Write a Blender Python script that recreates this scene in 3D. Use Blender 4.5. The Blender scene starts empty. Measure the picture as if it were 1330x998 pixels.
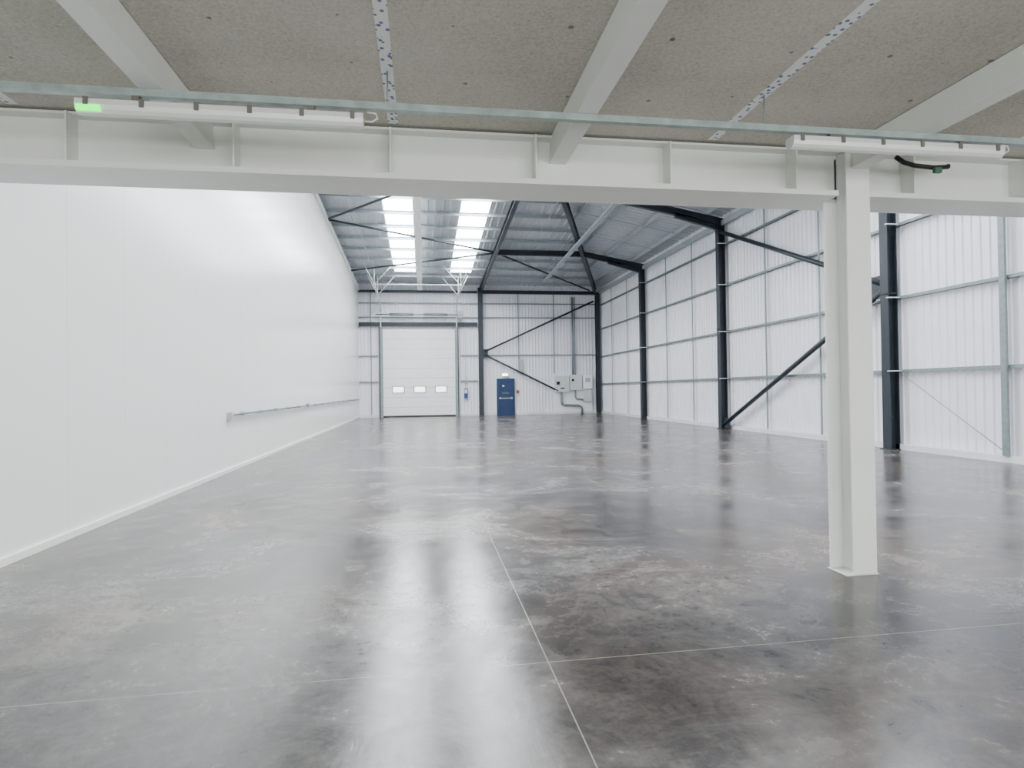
import bpy, bmesh, math, random
import numpy as np
from mathutils import Vector, Matrix
random.seed(4)
S=bpy.context.scene
try: S.view_settings.view_transform='AgX'
except Exception: pass

# ------------------------------------------------------------------ materials
def newmat(name):
    m=bpy.data.materials.new(name);m.use_nodes=True
    return m,m.node_tree,m.node_tree.nodes['Principled BSDF']
def N(nt,t,**k):
    n=nt.nodes.new(t)
    for a,b in k.items():
        if a in n.inputs.keys(): n.inputs[a].default_value=b
        else: setattr(n,a,b)
    return n
def ramp(nt,src,stops):
    r=nt.nodes.new('ShaderNodeValToRGB');e=r.color_ramp.elements
    while len(e)<len(stops): e.new(.5)
    for i,(p,c) in enumerate(stops):
        e[i].position=p;e[i].color=(c[0],c[1],c[2],1) if not isinstance(c,float) else (c,c,c,1)
    nt.links.new(src,r.inputs[0]);return r
def simple(name,col,rough=.5,metal=0,var=.06,scale=3,spec=.5):
    m,nt,b=newmat(name)
    tc=N(nt,'ShaderNodeTexCoord');n=N(nt,'ShaderNodeTexNoise',Scale=scale,Detail=4.0)
    nt.links.new(tc.outputs['Object'],n.inputs['Vector'])
    lo=[c*(1-var) for c in col];hi=[min(1,c*(1+var)) for c in col]
    r=ramp(nt,n.outputs['Fac'],[(.3,lo),(.7,hi)])
    nt.links.new(r.outputs[0],b.inputs['Base Color'])
    b.inputs['Roughness'].default_value=rough;b.inputs['Metallic'].default_value=metal
    b.inputs['Specular IOR Level'].default_value=spec
    return m
def emis(name,col,st):
    m,nt,b=newmat(name)
    b.inputs['Base Color'].default_value=(*col,1);b.inputs['Emission Color'].default_value=(*col,1)
    b.inputs['Emission Strength'].default_value=st;b.inputs['Roughness'].default_value=.6
    return m
M={}
M['white']=simple('white_painted_steel',(.78,.81,.77),.35,var=.02)
M['whitecol']=simple('white_column_paint',(.88,.90,.88),.45,var=.02)
M['liner']=simple('white_liner_sheet',(.82,.82,.88),.4,var=.02)
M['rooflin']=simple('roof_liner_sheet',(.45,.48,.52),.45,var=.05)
M['dark']=simple('dark_grey_steel_paint',(.014,.021,.030),.4,var=.15)
M['galv']=simple('galvanised_steel',(.22,.26,.27),.42,metal=.35,var=.12,scale=12)
M['galvs']=simple('galvanised_strut',(.34,.42,.41),.4,metal=.35,var=.18,scale=12)
M['galvd']=simple('purlin_galvanised',(.38,.43,.46),.45,metal=.2,var=.1,scale=8)
M['doorw']=simple('sectional_door_white',(.86,.87,.86),.45,var=.02)
M['blue']=simple('blue_door_paint',(.003,.026,.10),.4,var=.08)
M['bluesign']=simple('blue_sign',(.01,.05,.18),.4)
M['redseal']=simple('orange_gasket',(.35,.10,.05),.6)
M['grey']=simple('grey_enclosure',(.42,.44,.45),.45,var=.05)
M['lgrey']=simple('light_grey_plastic',(.62,.64,.64),.4,var=.03)
M['black']=simple('black_plastic',(.012,.012,.012),.5)
M['steel']=simple('stainless_clip',(.20,.19,.17),.35,metal=.5)
M['kerb']=simple('kerb_white',(.70,.70,.72),.6,var=.06)
M['sign']=emis('exit_sign_face',(.80,1,.55),8.0)
M['led']=emis('green_led',(.0,1,.06),3.0)
M['sky']=emis('grp_rooflight',(.93,.97,1.0),30)
M['winlit']=emis('vision_panel_daylight',(.95,.97,1),3)
M['greenlab']=simple('green_label',(.06,.16,.11),.5)
M['diff']=simple('batten_diffuser',(.72,.75,.73),.3,var=.02)

# concrete floor
m,nt,b=newmat('polished_concrete');M['floor']=m
tc=N(nt,'ShaderNodeTexCoord');L=nt.links.new;ob=tc.outputs['Object']
mp0=N(nt,'ShaderNodeMapping');mp0.inputs['Location'].default_value=(11.7,4.2,0);L(ob,mp0.inputs[0]);ob2=mp0.outputs[0]
n1=N(nt,'ShaderNodeTexNoise',Scale=.6,Detail=10.0,Roughness=.68,Distortion=.6);L(ob2,n1.inputs['Vector'])
n2=N(nt,'ShaderNodeTexNoise',Scale=2.4,Detail=10.0,Roughness=.72,Distortion=1.2);L(ob2,n2.inputs['Vector'])
n3=N(nt,'ShaderNodeTexNoise',Scale=22,Detail=8.0,Roughness=.8);L(ob,n3.inputs['Vector'])
def mad(x,k,c):
    a=N(nt,'ShaderNodeMath',operation='MULTIPLY_ADD');L(x,a.inputs[0]);a.inputs[1].default_value=k
    if isinstance(c,float): a.inputs[2].default_value=c
    else: L(c,a.inputs[2])
    return a.outputs[0]
v=mad(n3.outputs['Fac'],.26,mad(n2.outputs['Fac'],.46,mad(n1.outputs['Fac'],.72,0.0)))
r=ramp(nt,v,[(.56,(.034,.033,.036)),(.67,(.060,.057,.057)),(.76,(.105,.097,.093)),(.88,(.19,.178,.17))])
nb=N(nt,'ShaderNodeTexNoise',Scale=.33,Detail=6.0,Distortion=.8);
mp=N(nt,'ShaderNodeMapping');mp.inputs['Location'].default_value=(5.3,2.1,0);L(ob,mp.inputs[0]);L(mp.outputs[0],nb.inputs['Vector'])
nbr=ramp(nt,nb.outputs['Fac'],[(.42,0.0),(.58,.9)])
mb=N(nt,'ShaderNodeMix',data_type='RGBA',blend_type='MULTIPLY');L(nbr.outputs[0],mb.inputs[0]);L(r.outputs[0],mb.inputs[6]);mb.inputs[7].default_value=(1.0,.85,.74,1)
w=N(nt,'ShaderNodeTexNoise',Scale=.9,Detail=12.0,Roughness=.74,Distortion=3.0);L(ob2,w.inputs['Vector'])
wr=ramp(nt,w.outputs['Fac'],[(.50,0.0),(.66,.25),(.82,.6)])
mx=N(nt,'ShaderNodeMix',data_type='RGBA');L(wr.outputs[0],mx.inputs[0]);L(mb.outputs[2],mx.inputs[6]);mx.inputs[7].default_value=(.185,.18,.178,1)
vo=N(nt,'ShaderNodeTexWave',wave_type='RINGS',Scale=1.3,Distortion=9.0,Detail=4.0);vo.inputs['Detail Scale'].default_value=.8;L(ob,vo.inputs['Vector'])
vr=ramp(nt,vo.outputs['Fac'],[(.80,0.0),(.97,.20)])
mv=N(nt,'ShaderNodeMath',operation='MULTIPLY');L(vr.outputs[0],mv.inputs[0]);
nr=ramp(nt,n1.outputs['Fac'],[(.45,0.0),(.60,1.0)]);L(nr.outputs[0],mv.inputs[1])
mx1=N(nt,'ShaderNodeMix',data_type='RGBA');L(mv.outputs[0],mx1.inputs[0]);L(mx.outputs[2],mx1.inputs[6]);mx1.inputs[7].default_value=(.22,.215,.21,1)
sep=N(nt,'ShaderNodeSeparateXYZ');L(ob,sep.inputs[0])
def linemask(out,pos,hw):
    s=N(nt,'ShaderNodeMath',operation='SUBTRACT');L(out,s.inputs[0]);s.inputs[1].default_value=pos
    ab=N(nt,'ShaderNodeMath',operation='ABSOLUTE');L(s.outputs[0],ab.inputs[0])
    lt=N(nt,'ShaderNodeMath',operation='LESS_THAN');L(ab.outputs[0],lt.inputs[0]);lt.inputs[1].default_value=hw
    return lt.outputs[0]
k1=linemask(sep.outputs[0],.664,.0036);k2=linemask(sep.outputs[1],3.23,.0030)
mr=N(nt,'ShaderNodeMapRange');L(sep.outputs[1],mr.inputs[0]);mr.inputs[1].default_value=5.5;mr.inputs[2].default_value=8.5;mr.inputs[3].default_value=1;mr.inputs[4].default_value=.12
kk=N(nt,'ShaderNodeMath',operation='MULTIPLY');L(k1,kk.inputs[0]);L(mr.outputs[0],kk.inputs[1])
mk=N(nt,'ShaderNodeMath',operation='MAXIMUM');L(kk.outputs[0],mk.inputs[0]);L(k2,mk.inputs[1])
mx2=N(nt,'ShaderNodeMix',data_type='RGBA');L(mk.outputs[0],mx2.inputs[0]);L(mx1.outputs[2],mx2.inputs[6]);mx2.inputs[7].default_value=(.34,.32,.25,1)
L(mx2.outputs[2],b.inputs['Base Color'])
rr=ramp(nt,v,[(.55,.15),(.70,.21),(.88,.32)])
L(rr.outputs[0],b.inputs['Roughness'])
b.inputs['Specular IOR Level'].default_value=.6
bp=N(nt,'ShaderNodeBump',Strength=.09,Distance=.02);L(n2.outputs['Fac'],bp.inputs['Height']);L(bp.outputs[0],b.inputs['Normal'])

# left partition panel material with panel joints every 1.22 m
m,nt,b=newmat('white_insulated_panel');M['panel']=m;L=nt.links.new
tc=N(nt,'ShaderNodeTexCoord');sep=N(nt,'ShaderNodeSeparateXYZ');L(tc.outputs['Object'],sep.inputs[0])
ad=N(nt,'ShaderNodeMath',operation='ADD');L(sep.outputs[1],ad.inputs[0]);ad.inputs[1].default_value=100*1.22-6.93+.61
md=N(nt,'ShaderNodeMath',operation='MODULO');L(ad.outputs[0],md.inputs[0]);md.inputs[1].default_value=1.22
s=N(nt,'ShaderNodeMath',operation='SUBTRACT');L(md.outputs[0],s.inputs[0]);s.inputs[1].default_value=.61
ab=N(nt,'ShaderNodeMath',operation='ABSOLUTE');L(s.outputs[0],ab.inputs[0])
lt=N(nt,'ShaderNodeMath',operation='LESS_THAN');L(ab.outputs[0],lt.inputs[0]);lt.inputs[1].default_value=.004
mx=N(nt,'ShaderNodeMix',data_type='RGBA');L(lt.outputs[0],mx.inputs[0]);mx.inputs[6].default_value=(.80,.82,.80,1);mx.inputs[7].default_value=(.60,.62,.60,1)
L(mx.outputs[2],b.inputs['Base Color']);b.inputs['Roughness'].default_value=.22

# chipboard ceiling
m,nt,b=newmat('mezzanine_chipboard');M['board']=m;L=nt.links.new
tc=N(nt,'ShaderNodeTexCoord')
n1=N(nt,'ShaderNodeTexNoise',Scale=55,Detail=6.0,Roughness=.8);L(tc.outputs['Object'],n1.inputs['Vector'])
n2=N(nt,'ShaderNodeTexNoise',Scale=1.3,Detail=3.0);L(tc.outputs['Object'],n2.inputs['Vector'])
a=N(nt,'ShaderNodeMath',operation='MULTIPLY_ADD');L(n2.outputs['Fac'],a.inputs[0]);a.inputs[1].default_value=.3;L(n1.outputs['Fac'],a.inputs[2])
r=ramp(nt,a.outputs[0],[(.45,(.32,.305,.26)),(.62,(.50,.485,.43)),(.85,(.64,.62,.56))]);L(r.outputs[0],b.inputs['Base Color']);b.inputs['Roughness'].default_value=.8
# printed tape
m,nt,b=newmat('printed_joint_tape');M['tape']=m;L=nt.links.new
tc=N(nt,'ShaderNodeTexCoord')
br=N(nt,'ShaderNodeTexVoronoi',Scale=24.0);L(tc.outputs['Object'],br.inputs['Vector'])
r=ramp(nt,br.outputs['Distance'],[(.26,(.12,.18,.32)),(.34,(.80,.82,.84))]);L(r.outputs[0],b.inputs['Base Color']);b.inputs['Roughness'].default_value=.5

# ------------------------------------------------------------------ mesh builder
class O:
    def __init__(s,name): s.name=name;s.v=[];s.f=[];s.mi=[];s.ms=[];s.sm=[]
    def mat(s,k):
        if k not in s.ms: s.ms.append(k)
        return s.ms.index(k)
    def face(s,pts,k,smooth=False):
        i=len(s.v);s.v+=[tuple(p) for p in pts];s.f.append(tuple(range(i,i+len(pts))));s.mi.append(s.mat(k));s.sm.append(smooth)
    def hexa(s,c,k):
        i=len(s.v);s.v+=[tuple(p) for p in c];mi=s.mat(k)
        for q in ((0,3,2,1),(4,5,6,7),(0,1,5,4),(1,2,6,5),(2,3,7,6),(3,0,4,7)):
            s.f.append(tuple(i+j for j in q));s.mi.append(mi);s.sm.append(False)
        return s
    def box(s,x0,x1,y0,y1,z0,z1,k):
        return s.hexa([(x0,y0,z0),(x1,y0,z0),(x1,y1,z0),(x0,y1,z0),(x0,y0,z1),(x1,y0,z1),(x1,y1,z1),(x0,y1,z1)],k)
    def beam(s,p,q,w,h,k,up=(0,0,1),ou=0,ow=0):
        p=Vector(p);q=Vector(q);d=(q-p).normalized();u=Vector(up);u=(u-d*u.dot(d)).normalized();x=d.cross(u)
        c=[]
        for e in (p,q):
            for a,b_ in ((-1,-1),(1,-1),(1,1),(-1,1)):
                c.append(e+x*(a*w/2+ow)+u*(b_*h/2+ou))
        return s.hexa(c,k)
    def isec(s,p,q,depth,width,k,up=(0,0,1),tf=.018,tw=.012):
        s.beam(p,q,width,tf,k,up,ou=depth/2-tf/2);s.beam(p,q,width,tf,k,up,ou=-depth/2+tf/2)
        s.beam(p,q,tw,depth-2*tf,k,up);return s
    def csec(s,p,q,depth,width,k,up=(0,0,1),t=.008):
        s.beam(p,q,t,depth,k,up);s.beam(p,q,width,t,k,up,ou=depth/2,ow=width/2);s.beam(p,q,width,t,k,up,ou=-depth/2,ow=width/2)
        return s
    def tube(s,pts,r,k,n=10):
        pts=[Vector(p) for p in pts];rings=[];mi=s.mat(k);u=None
        for i,p in enumerate(pts):
            d=(pts[min(i+1,len(pts)-1)]-pts[max(i-1,0)]).normalized()
            if u is None: u=d.orthogonal().normalized()
            u=(u-d*u.dot(d)).normalized();x=d.cross(u);b0=len(s.v)
            for j in range(n):
                t=2*math.pi*j/n;s.v.append(tuple(p+(u*math.cos(t)+x*math.sin(t))*r))
            rings.append(b0)
        for a,b_ in zip(rings,rings[1:]):
            for j in range(n):
                s.f.append((a+j,a+(j+1)%n,b_+(j+1)%n,b_+j));s.mi.append(mi);s.sm.append(True)
        for b0 in (rings[0],rings[-1]):
            s.f.append(tuple(b0+j for j in range(n)));s.mi.append(mi);s.sm.append(False)
        return s
    def done(s,bevel=0):
        me=bpy.data.meshes.new(s.name);me.from_pydata(s.v,[],s.f)
        for k in s.ms: me.materials.append(M[k])
        me.polygons.foreach_set('material_index',s.mi);me.polygons.foreach_set('use_smooth',s.sm)
        bm=bmesh.new();bm.from_mesh(me);bmesh.ops.recalc_face_normals(bm,faces=bm.faces);bm.to_mesh(me);bm.free()
        o=bpy.data.objects.new(s.name,me);S.collection.objects.link(o)
        if bevel:
            b=o.modifiers.new('b','BEVEL');b.width=bevel;b.segments=2;b.limit_method='ANGLE'
        return o

XL,XR,YB=-3.72,10.67,35.8
XC,YC=11.06,36.02        # cladding planes
KA,KB=.07,.185
ZE=7.44
hipX=lambda Y:XR-(YB-Y)*KA/KB
hipY=lambda X:YB-(XR-X)*KB/KA
zA=lambda Y:ZE+KA*(YB-Y)
zB=lambda X:ZE+KB*(XR-X)
YN=-6.0                   # near end of the building

# ------------------------------------------------------------------ shell
O('floor').box(XL-.2,XC+.2,YN-.2,YC+.3,-.2,0,'floor').done()
o=O('wall_left')
o.hexa([(XL-.12,YN,0),(XL,YN,0),(XL,YC,0),(XL-.12,YC,0),(XL-.12,YN,zA(YN)+.5),(XL,YN,zA(YN)+.5),(XL,YC,zA(YC)+.45),(XL-.12,YC,zA(YC)+.45)],'panel');o.done()
O('baseboard_left').box(XL,XL+.03,YN,YC-.05,0,.07,'white').done()
o=O('trim_1');o.beam((XL+.05,YC-.1,zA(YC)+.12),(XL+.05,8,zA(8)+.12),.10,.16,'white');o.done()
def ribs(o,fn,a0,a1,pitch,d,k):
    a=a0
    while a<a1-1e-6:
        pr=[(0,0),(.62,0),(.70,1),(.92,1),(1,0)]
        for (u0,e0),(u1,e1) in zip(pr,pr[1:]):
            A=min(a+u0*pitch,a1);B=min(a+u1*pitch,a1)
            if B-A<1e-6: continue
            p0,p1=fn(A,e0*d);q0,q1=fn(B,e1*d)
            o.face([p0,q0,q1,p1],k)
        a+=pitch
o=O('wall_right')
ribs(o,lambda a,e:((XC-e,a,0.0),(XC-e,a,zB(XC)+.5)),YN,YC,.20,.034,'liner')
o.box(XC+.03,XC+.15,YN,YC+.15,0,zB(XC)+.5,'liner');o.done()
o=O('wall_back')
def topz(x): return min(zA(YC),zB(x))+.5
ribs(o,lambda a,e:((a,YC-e,0.0),(a,YC-e,topz(a))),XL,XC,.20,.034,'liner')
o.box(XL-.12,XC+.15,YC+.03,YC+.15,0,zA(YC)+.42,'liner');o.done()
O('baseboard_right').box(XC-.16,XC-.036,YN,YC-.04,0,.13,'kerb').done()
o=O('baseboard_back');o.box(-3.68,-2.6,YC-.16,YC-.036,0,.13,'kerb');o.box(2.25,4.3,YC-.16,YC-.036,0,.13,'kerb');o.box(5.6,XC-.17,YC-.16,YC-.036,0,.13,'kerb');o.done()
o=O('wall_front')
zt=zA(YN)+.5
xs=[XL-.12,-3.0,-.6,.2,3.0,3.9,6.9,7.8,10.2,XC+.15]
for i in range(len(xs)-1):
    if i%2==0: o.box(xs[i],xs[i+1],YN-.15,YN,0,zt,'panel')
    else:
        o.box(xs[i],xs[i+1],YN-.15,YN,2.7,zt,'panel');o.box(xs[i],xs[i+1],YN-.15,YN,0,.3,'panel')
o.done()
for i in (1,3,5,7):
    o=O('window_%d'%((i+1)//2));a,b_=xs[i]+.002,xs[i+1]-.002
    for (u0,u1,w0,w1) in ((a,b_,.302,.36),(a,b_,2.64,2.698),(a,a+.06,.36,2.64),(b_-.06,b_,.36,2.64),((a+b_)/2-.03,(a+b_)/2+.03,.36,2.64)):
        o.box(u0,u1,YN-.1,YN-.04,w0,w1,'dark')
    o.done()

# ------------------------------------------------------------------ roof
o=O('ceiling');pitch=.32
SH=.50
sk=[(-1.45,-.33),(1.58,2.72)]
def stripA(A,eA,B,eB,Y0a,Y0b,Y1,k):
    o.face([(A,Y0a,zA(Y0a)+SH-eA),(B,Y0b,zA(Y0b)+SH-eB),(B,Y1,zA(Y1)+SH-eB),(A,Y1,zA(Y1)+SH-eA)],k)
pr=[(0,0),(.62,0),(.70,1),(.92,1),(1,0)]
def segs(a0,a1):
    out=[];a=a0
    n=max(1,round((a1-a0)/pitch));p=(a1-a0)/n
    for i in range(n):
        for (u0,e0),(u1,e1) in zip(pr,pr[1:]): out.append((a0+(i+u0)*p,e0*.03,a0+(i+u1)*p,e1*.03))
    return out
bounds=[XL-.1,sk[0][0],sk[0][1],sk[1][0],sk[1][1],XC]
YSK=33.2
rl=O('skylight')
for j in range(5):
    if j in (1,3):
        A,B=bounds[j],bounds[j+1];ya,yb_=max(hipY(A),YN),max(hipY(B),YN)
        rl.face([(A,ya,zA(ya)+SH),(B,yb_,zA(yb_)+SH),(B,YSK,zA(YSK)+SH),(A,YSK,zA(YSK)+SH)],'sky')
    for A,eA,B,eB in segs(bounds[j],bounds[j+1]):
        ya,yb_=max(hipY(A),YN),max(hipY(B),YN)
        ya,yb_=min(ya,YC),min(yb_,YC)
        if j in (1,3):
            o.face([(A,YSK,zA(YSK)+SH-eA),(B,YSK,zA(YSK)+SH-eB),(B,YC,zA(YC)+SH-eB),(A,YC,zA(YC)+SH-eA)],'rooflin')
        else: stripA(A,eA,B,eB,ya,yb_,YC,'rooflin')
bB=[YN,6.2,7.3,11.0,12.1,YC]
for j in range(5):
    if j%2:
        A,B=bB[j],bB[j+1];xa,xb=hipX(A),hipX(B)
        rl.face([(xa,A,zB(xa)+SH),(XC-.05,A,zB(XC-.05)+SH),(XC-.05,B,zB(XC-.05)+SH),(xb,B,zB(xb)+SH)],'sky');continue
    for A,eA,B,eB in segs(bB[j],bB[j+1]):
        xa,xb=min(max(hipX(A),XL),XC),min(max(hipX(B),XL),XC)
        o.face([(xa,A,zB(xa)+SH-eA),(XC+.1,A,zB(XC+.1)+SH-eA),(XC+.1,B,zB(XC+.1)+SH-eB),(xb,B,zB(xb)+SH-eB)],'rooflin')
o.done();rl.done()
o=O('roof_purlins')
Y=35.3
while Y>6:
    xe=min(hipX(Y),XR)
    o.csec((XL+.02,Y,zA(Y)+.40),(xe,Y,zA(Y)+.40),.14,.06,'galvd');Y-=1.6
X=10.3
while X>-2:
    ye=hipY(X);o.csec((X,YN+.2,zB(X)+.38),(X,ye,zB(X)+.38),.17,.065,'galvd');X-=1.35
for X in (-2.6,.6,5.2,6.8):
    o.beam((X,35.4,zA(35.4)+.30),(X,max(hipY(X)+.2,12),zA(max(hipY(X)+.2,12))+.30),.03,.03,'galvd')
for Yq in (15,17.7,23,25.6,30.8):
    o.beam((10.6,Yq,zB(10.6)+.3),(hipX(Yq)+.2,Yq,zB(hipX(Yq)+.2)+.3),.03,.03,'galvd')
o.done()
FR=[12.44,20.32,28.2]
o=O('roof_rafters')
for Y in [4.56]+FR:
    hx=hipX(Y);o.isec((XR+.25,Y,zB(XR+.25)+.13),(hx,Y,zB(hx)+.13),.26,.16,'dark')
    o.isec((XR+.1,Y,zB(XR)-.12),(XR-1.6,Y,zB(XR-1.6)+.03),.2,.14,'dark')
for Y in FR[1:]:
    hx=hipX(Y)
    if hx>3.55:o.isec((3.5,Y,zA(Y)+.13),(hx,Y,zA(Y)+.13),.26,.16,'dark')
o.isec((XR,YB,ZE+.13),(hipX(5),5,zA(5)+.13),.28,.18,'dark')
o.isec((3.5,YC-.1,zA(YC)+.13),(3.5,hipY(3.5),zA(hipY(3.5))+.13),.26,.18,'dark')
o.done()
o=O('roof_bracing')
def br(a,b_): o.tube([(a[0],a[1],zA(a[1])+.12),(b_[0],b_[1],zA(b_[1])+.12)],.045,'dark',8)
br((XL+.05,24.3),(3.4,28.1));br((XL+.05,31.8),(3.4,28.3));br((XL+.05,24.3),(3.4,17.2));br((3.6,28.3),(10.2,35.5))
o.done()
def trunk(name,p,q,k,w):
    o=O(name);o.beam(p,q,w*.6,.09,k);
    o.beam((p[0],p[1],p[2]-.06),(q[0],q[1],q[2]-.06),w,.035,k)
    P=Vector(p);Q=Vector(q);n=int((Q-P).length/1.5)
    for i in range(n+1):
        a=P.lerp(Q,i/n);o.tube([a,a+Vector((0,0,.42))],.006,'galv',6)
    o.done()
trunk('trunking_light',(-.12,34.6,zA(34.6)-.12),(-.12,8,zA(8)-.12),'whitecol',.26)
trunk('cable_tray',(6.9,33,7.72),(6.9,19,8.25),'galvd',.2)

# ------------------------------------------------------------------ steel frame
for i,Y in enumerate([4.56]+FR):
    o=O('steel_column');o.isec((XR+.125,Y,0.012),(XR+.125,Y,7.5),.25,.24,'dark',up=(1,0,0),tf=.02,tw=.014)
    o.box(XR-.05,XR+.22,Y-.16,Y+.16,0,.02,'dark');o.box(XR-.04,XR+.2,Y-.11,Y+.11,3.62,3.64,'dark')
    o.done()
o=O('steel_column');o.isec((XR+.1,YB-.05,0.012),(XR+.1,YB-.05,7.5),.25,.24,'dark',up=(0,1,0),tf=.02);o.done()
o=O('steel_column');o.isec((3.47,YB-.08,0.012),(3.47,YB-.08,7.7),.25,.27,'dark',up=(0,1,0),tf=.02);o.done()
o=O('eaves_beam');o.beam((XR+.2,YN,7.5),(XR+.2,YB-.2,7.5),.09,.2,'galvd');o.done()
o=O('eaves_beam');o.box(3.62,XR-.03,YB-.12,YB+.08,7.36,7.56,'dark');o.box(XL+.03,3.3,YB-.05,YB+.05,7.38,7.52,'dark');o.done()
o=O('door_lintel');o.box(XL+.03,3.3,YB-.02,YB+.08,5.38,5.62,'dark');o.done()
o=O('wall_rails_right')
for z in (1.85,3.55,5.25,6.75):
    o.csec((XC-.085,YN+.05,z),(XC-.085,YC-.2,z),.09,.065,'galv',up=(1,0,0))
allY=[4.56-7.88]+[4.56]+FR+[36.08]
for a,b_ in zip(allY,allY[1:]):
    for t in (1/3,2/3):
        yy=a+(b_-a)*t
        o.box(XC-.145,XC-.125,yy-.03,yy+.03,.15,7.5,'galv')
o.box(XC-.2,XC-.15,9.70,9.82,.13,7.5,'galv')
for z in (1.85,3.55,5.25,6.75):
    for Y in FR: o.box(XR-.06,XR+.3,Y-.18,Y-.125,z-.035,z-.015,'white')
o.tube([(XC-.16,12.3,1.8),(XC-.16,9.8,.2)],.008,'galv',6)
o.done()
o=O('wall_rails_back')
for z in (2.07,3.61,5.9,6.75):
    if z<5.2:
        o.csec((XL+.02,YC-.085,z),(-2.6,YC-.085,z),.08,.06,'galv',up=(0,1,0))
        o.csec((2.25,YC-.085,z),(3.3,YC-.085,z),.08,.06,'galv',up=(0,1,0))
        if z>2.5:o.csec((3.65,YC-.085,z),(XR,YC-.085,z),.08,.06,'galv',up=(0,1,0))
    else: o.csec((XL+.02,YC-.085,z),(XR,YC-.085,z),.08,.06,'galv',up=(0,1,0))
for x in (-3.0,5.8,8.0): o.box(x-.025,x+.025,YC-.14,YC-.12,2.5 if x>0 else .15,7.4,'galv')
o.done()
o=O('wall_brace');o.tube([(XR+.1,20.2,7.15),(XR+.1,12.6,3.9)],.07,'dark');o.tube([(XR+.1,20.2,.15),(XR+.1,12.6,3.72)],.07,'dark')
o.box(XR+.08,XR+.12,12.56,12.95,3.55,4.1,'dark');o.box(XR+.08,XR+.12,19.85,20.2,.03,.4,'dark');o.done()
o=O('wall_brace');o.tube([(3.7,YB-.08,3.85),(10.5,YB-.08,6.95)],.055,'dark');o.tube([(3.7,YB-.08,3.66),(8.2,YB-.08,1.42)],.055,'dark')
o.box(3.6,3.9,YB-.1,YB-.06,3.5,4.0,'dark');o.done()

# ------------------------------------------------------------------ sectional door
o=O('door_1')
x0,x1=-2.31,1.92;yd=YB-.03
n=9;hh=5.2/n
for i in range(n):
    o.box(x0,x1,yd,yd+.06,i*hh+.008,(i+1)*hh-.008,'doorw')
    for t in (.33,.66): o.box(x0,x1,yd-.006,yd,i*hh+hh*t-.01,i*hh+hh*t+.01,'doorw')
o.box(x0,x1,yd+.03,yd+.05,0,5.2,'grey')
for c in (-1.44,-.19,1.06):
    o.box(c-.36,c+.36,yd-.02,yd-.004,1.42,1.82,'redseal');o.box(c-.31,c+.31,yd-.028,yd-.016,1.46,1.78,'winlit')
o.box(x0,x1,yd-.02,yd,0,.09,'black')
for s_,x in ((-1,x0),(1,x1)):
    o.box(min(x,x+s_*.16),max(x,x+s_*.16),yd-.06,yd+.1,0,5.35,'galv')
    o.box(min(x+s_*.16,x+s_*.22),max(x+s_*.16,x+s_*.22),yd-.03,yd+.1,0,5.35,'dark')
for x in (-2.42,2.03):
    o.beam((x,YB-.09,5.3),(x,YB-.09,6.2),.06,.08,'lgrey',up=(0,1,0))
    o.tube([(x,YB-.09,6.2),(x,YB-.3,6.5),(x,YB-.7,6.75),(x,YB-4.6,7.05)],.04,'lgrey',8)
    for yy,zz in ((YB-2.2,6.87),(YB-4.5,7.04)):
        o.tube([(x,yy,zz),(x,yy,zA(yy)+.3)],.022,'lgrey',6)
        o.tube([(x,yy,zz),(x+(.9 if x<0 else -.9),yy,zA(yy)+.3)],.02,'lgrey',6)
        o.tube([(x,yy,zz),(x-(.5 if x<0 else -.5),yy-.6,zA(yy)+.3)],.02,'lgrey',6)
    o.tube([(x,YB-.3,6.5),(x,YB-.2,7.3)],.02,'lgrey',6)
o.tube([(-2.7,YB-.25,6.05),(2.4,YB-.25,6.05)],.03,'galv',8)
o.tube([(-1.9,YB-.25,6.05),(-.5,YB-.25,6.05)],.075,'galv',12);o.tube([(.1,YB-.25,6.05),(1.5,YB-.25,6.05)],.075,'galv',12)
o.tube([(-2.42,YB-4.55,7.05),(2.03,YB-4.55,7.05)],.03,'lgrey',8)
o.box(2.1,2.35,YB-.4,YB-.1,5.85,6.25,'grey')
o.done()
o=O('door_control_panel');o.box(2.44,2.66,YB-.02,YB+.06,1.05,1.65,'bluesign');o.box(2.46,2.62,YB-.04,YB-.02,1.35,1.6,'lgrey')
o.tube([(2.54,YB+.03,1.65),(2.54,YB+.03,5.37)],.02,'lgrey');o.done()
o=O('door_2');x0,x1=4.42,5.52
o.box(x0,x1,YB+.04,YB+.14,0,2.22,'blue');o.box(x0+.09,x1-.09,YB+.0,YB+.04,.02,2.12,'blue')
o.box(x0+.2,x1-.2,YB-.04,YB,1.0,1.05,'grey');o.box(x0+.15,x0+.24,YB-.05,YB,.97,1.09,'grey');o.box(x1-.24,x1-.15,YB-.05,YB,.97,1.09,'grey')
o.box(4.72,5.16,YB-.012,YB,1.30,1.38,'greenlab');o.box(4.76,4.88,YB-.012,YB,1.72,1.82,'lgrey')
o.done()
o=O('exit_sign');o.box(4.74,5.12,YB-.02,YB+.05,2.36,2.54,'lgrey');o.box(4.76,5.10,YB-.03,YB-.02,2.38,2.52,'sign');o.box(4.9,4.96,YB+.05,YC-.03,2.4,2.5,'lgrey');o.done()
o=O('wall_sign');o.box(5.64,5.82,YC-.06,YC-.03,1.2,1.5,'lgrey');o.box(5.64,5.82,YC-.065,YC-.06,1.3,1.5,'redseal');o.done()
o=O('electrical_switchgear')
yb=YC-.12
o.box(7.9,10.4,yb,YC-.03,.0,1.25,'whitecol')
o.box(8.0,8.9,YB-.12,yb,1.35,2.35,'lgrey');o.box(8.95,9.7,YB-.12,yb,1.45,2.40,'lgrey');o.box(9.78,10.35,YB-.15,yb,1.55,2.38,'whitecol')
o.box(8.0,10.35,yb,YC-.03,1.25,2.4,'whitecol')
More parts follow.
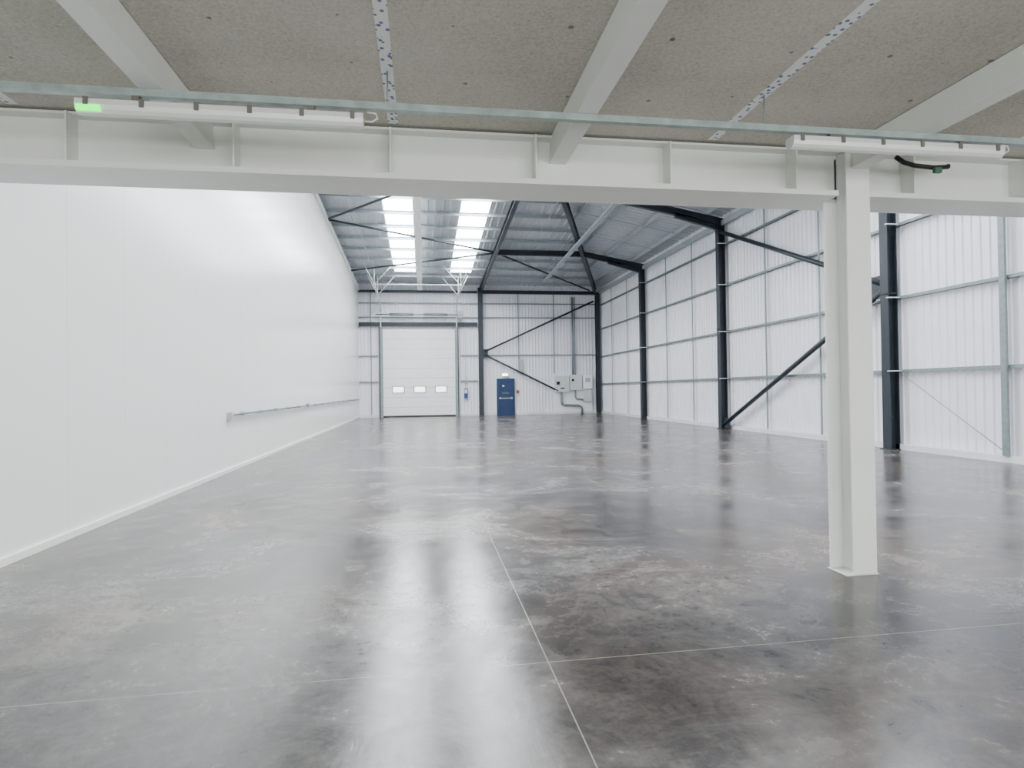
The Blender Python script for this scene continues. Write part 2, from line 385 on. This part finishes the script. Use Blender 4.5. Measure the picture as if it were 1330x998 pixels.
o.box(9.05,9.2,YB-.14,YB-.12,2.0,2.15,'black');o.box(9.9,10.2,YB-.17,YB-.15,1.95,2.2,'grey');o.box(8.1,8.3,YB-.14,YB-.12,1.8,2.0,'black')
o.box(9.8,10.3,YB-.1,yb,.75,1.4,'lgrey');o.box(8.35,8.6,YB-.14,YB-.12,1.55,1.62,'black')
o.tube([(8.4,YB-.03,1.35),(8.4,YB-.03,.75),(8.45,YB-.03,.62),(8.6,YB-.03,.55),(9.5,YB-.03,.5),(9.65,YB-.03,.42),(9.7,YB-.03,.3),(9.7,YB-.03,0)],.07,'galv')
o.tube([(9.3,YB-.03,1.45),(9.3,YB-.03,1.0),(9.4,YB-.03,.9),(9.8,YB-.03,.88)],.05,'galv')
o.tube([(9.18,YB+.05,2.4),(9.18,YB+.05,7.2)],.055,'galv');o.tube([(9.32,YB+.05,2.4),(9.32,YB+.05,7.2)],.03,'galv')
o.done()
o=O('cable_ladder');o.box(5.90,6.04,YC-.2,YC-.15,2.45,3.4,'grey');
for z in (2.6,3.0,3.3): o.box(5.94,6.0,YC-.15,YC-.03,z,z+.04,'galv')
o.done()
o=O('wall_conduit')
xx=XL+.06
o.tube([(xx,12.2,1.10),(xx,35.2,1.10)],.022,'galv');o.tube([(xx,12.2,1.055),(xx,35.2,1.055)],.012,'grey')
o.box(XL,XL+.09,12.08,12.20,1.02,1.15,'grey')
for i in range(17): o.box(XL,xx+.028,12.9+i*1.4,12.94+i*1.4,1.07,1.13,'galv')
o.box(XL,XL+.1,19.9,20.1,1.03,1.17,'grey')
o.done()

# ------------------------------------------------------------------ mezzanine
ZC=3.43
o=O('mezzanine_deck');o.box(XL+.005,XR-.01,YN+.01,4.40,ZC,ZC+.04,'board');o.box(XL+.005,XR-.01,YN+.01,4.70,ZC+.045,ZC+.10,'white')
for x in (-2.65,-.19,2.25,4.7,7.15): o.box(x-.036,x+.036,YN+.05,4.33,ZC-.003,ZC,'tape')
for yy in (-1.2,): o.box(XL+.05,XR-.1,yy-.036,yy+.036,ZC-.003,ZC,'tape')
for gx in np.arange(-3.4,8.5,.61):
    for gy in np.arange(.6,4.2,.62):
        x=gx+random.uniform(-.12,.12);y=gy+random.uniform(-.15,.15);r_=random.choice([.008,.012,.016])
        o.face([(x+r_*math.cos(t*math.pi/4),y+r_*math.sin(t*math.pi/4),ZC-.002) for t in range(8)],'steel')
o.done()
for x in (-3.55,-1.5,1.04,3.45,5.95,8.4):
    o=O('mezzanine_joist');ye=4.26 if x==3.45 else 4.448
    o.box(x-.065,x+.065,YN+.02,ye,3.23,3.245,'white');o.box(x-.058,x+.058,YN+.02,ye,3.245,ZC-.004,'white')
    o.done(.002)
o=O('mezzanine_edge_beam')
for (a,b_) in ((XL+.01,3.38),(3.445,XR-.02)):
    o.box(a,b_,4.45,4.465,3.05,3.41,'white')
    o.box(a,b_,4.36,4.66,3.395,3.412,'white')
a,b_=XL+.01,XR-.02
o.box(a,3.28,4.27,4.66,3.01,3.05,'white');o.box(3.55,b_,4.27,4.66,3.01,3.05,'white');o.box(3.28,3.55,4.48,4.66,3.01,3.05,'white')
o.box(a,b_,4.60,4.66,3.05,3.40,'white')
for x in (-2.32,-1.27,-.21,.85,1.90,2.95,4.0,5.05,6.1): o.box(x-.006,x+.006,4.31,4.45,3.05,3.395,'white')
o.done()
o=O('mezzanine_column')
zt=ZC-.01
o.box(3.345,3.55,4.265,4.28,.008,zt,'whitecol');o.box(3.285,3.52,4.455,4.47,.008,3.009,'whitecol')
o.hexa([(3.43,4.28,.008),(3.445,4.28,.008),(3.415,4.455,.008),(3.40,4.455,.008),(3.43,4.28,zt),(3.445,4.28,zt),(3.415,4.455,zt),(3.40,4.455,zt)],'whitecol')
o.box(3.275,3.56,4.255,4.48,0,.008,'white')
o.done(.002)
o=O('strut_channel');y0,y1=3.60,3.642
o.box(XL+.01,XR-.03,y0,y1,3.186,3.19,'galvs');o.box(XL+.01,XR-.03,y0,y0+.004,3.19,3.228,'galvs');o.box(XL+.01,XR-.03,y1-.004,y1,3.19,3.228,'galvs')
for x in (-.19,2.25,4.7): o.tube([(x,3.62,3.2),(x,3.62,ZC-.004)],.005,'galv',6)
o.done()
def batten(xa,xb,y,z1,led):
    o=O('batten_light');ym=y
    prof=[(-.045,0),(-.048,-.03),(-.040,-.055),(-.022,-.072),(0,-.078),(.022,-.072),(.040,-.055),(.048,-.03),(.045,0)]
    for i,(p,q) in enumerate(zip(prof,prof[1:])):
        k='diff' if 1<=i<=6 else 'lgrey'
        o.face([(xa,ym+p[0],z1+p[1]),(xb,ym+p[0],z1+p[1]),(xb,ym+q[0],z1+q[1]),(xa,ym+q[0],z1+q[1])],k,True)
    o.face([(xa,ym+p[0],z1+p[1]) for p in prof],'lgrey');o.face([(xb,ym+p[0],z1+p[1]) for p in prof],'lgrey')
    o.face([(xa,ym-.045,z1),(xb,ym-.045,z1),(xb,ym+.045,z1),(xa,ym+.045,z1)],'lgrey')
    n=6
    for i in range(n):
        x=xa+.06+(xb-xa-.12)*i/(n-1)
        o.box(x-.012,x+.012,ym-.056,ym-.047,z1-.038,z1+.006,'steel');o.box(x-.012,x+.012,ym+.047,ym+.056,z1-.038,z1+.006,'steel')
    for x in (xa+.3,xb-.3): o.box(x-.02,x+.02,ym-.02,ym+.02,z1,3.186,'steel')
    if led:
        o.box(xa+.01,xa+.13,ym-.053,ym-.03,z1-.066,z1-.036,'led')
    o.tube([(xb,ym,z1-.03),(xb+.05,ym,z1-.03),(xb+.08,ym,z1-.01),(xb+.07,ym,z1+.02),(xb+.02,ym,z1+.025)],.006,'lgrey',8)
    o.done()
batten(-1.88,-.33,3.62,3.145,True);batten(2.43,4.03,3.62,3.155,False)
o=O('flexible_conduit')
o.tube([(3.78,4.25,3.33),(3.80,4.2,3.27),(3.88,4.18,3.24),(4.05,4.18,3.23),(4.2,4.2,3.25),(4.3,4.3,3.3)],.018,'black')
o.box(4.03,4.09,4.14,4.17,3.18,3.22,'greenlab');o.done()

# ------------------------------------------------------------------ light
W=bpy.data.worlds.new('w');S.world=W;W.use_nodes=True
W.node_tree.nodes['Background'].inputs[0].default_value=(.85,.92,1,1);W.node_tree.nodes['Background'].inputs[1].default_value=2.0
for i in (1,3,5,7):
    l=bpy.data.lights.new('daylight','AREA');l.shape='RECTANGLE';l.size=xs[i+1]-xs[i]-.2;l.size_y=2.2;l.energy=225;l.color=(1,.99,.96)  # unseen area lamps added behind the camera to brighten mezzanine ceiling and beam
    ob=bpy.data.objects.new('window_daylight',l);ob.location=((xs[i]+xs[i+1])/2,YN+.03,1.5);ob.rotation_euler=(math.radians(90),0,0);S.collection.objects.link(ob)

# ------------------------------------------------------------------ camera
f,y,pt,r=773.3,.1484,.0105,-.0138
F=np.array([math.sin(y)*math.cos(pt),math.cos(y)*math.cos(pt),math.sin(pt)])
R0=np.array([math.cos(y),-math.sin(y),0]);U0=np.cross(R0,F)
R=R0*math.cos(r)+U0*math.sin(r);U=-R0*math.sin(r)+U0*math.cos(r)
c=bpy.data.cameras.new('camera');c.sensor_width=36;c.lens=f/1330*36;c.clip_end=200
co=bpy.data.objects.new('camera',c);S.collection.objects.link(co)
mt=Matrix.Identity(4)
for i in range(3): mt[i][0]=R[i];mt[i][1]=U[i];mt[i][2]=-F[i]
mt.translation=Vector((0,0,1.5));co.matrix_world=mt
S.camera=co
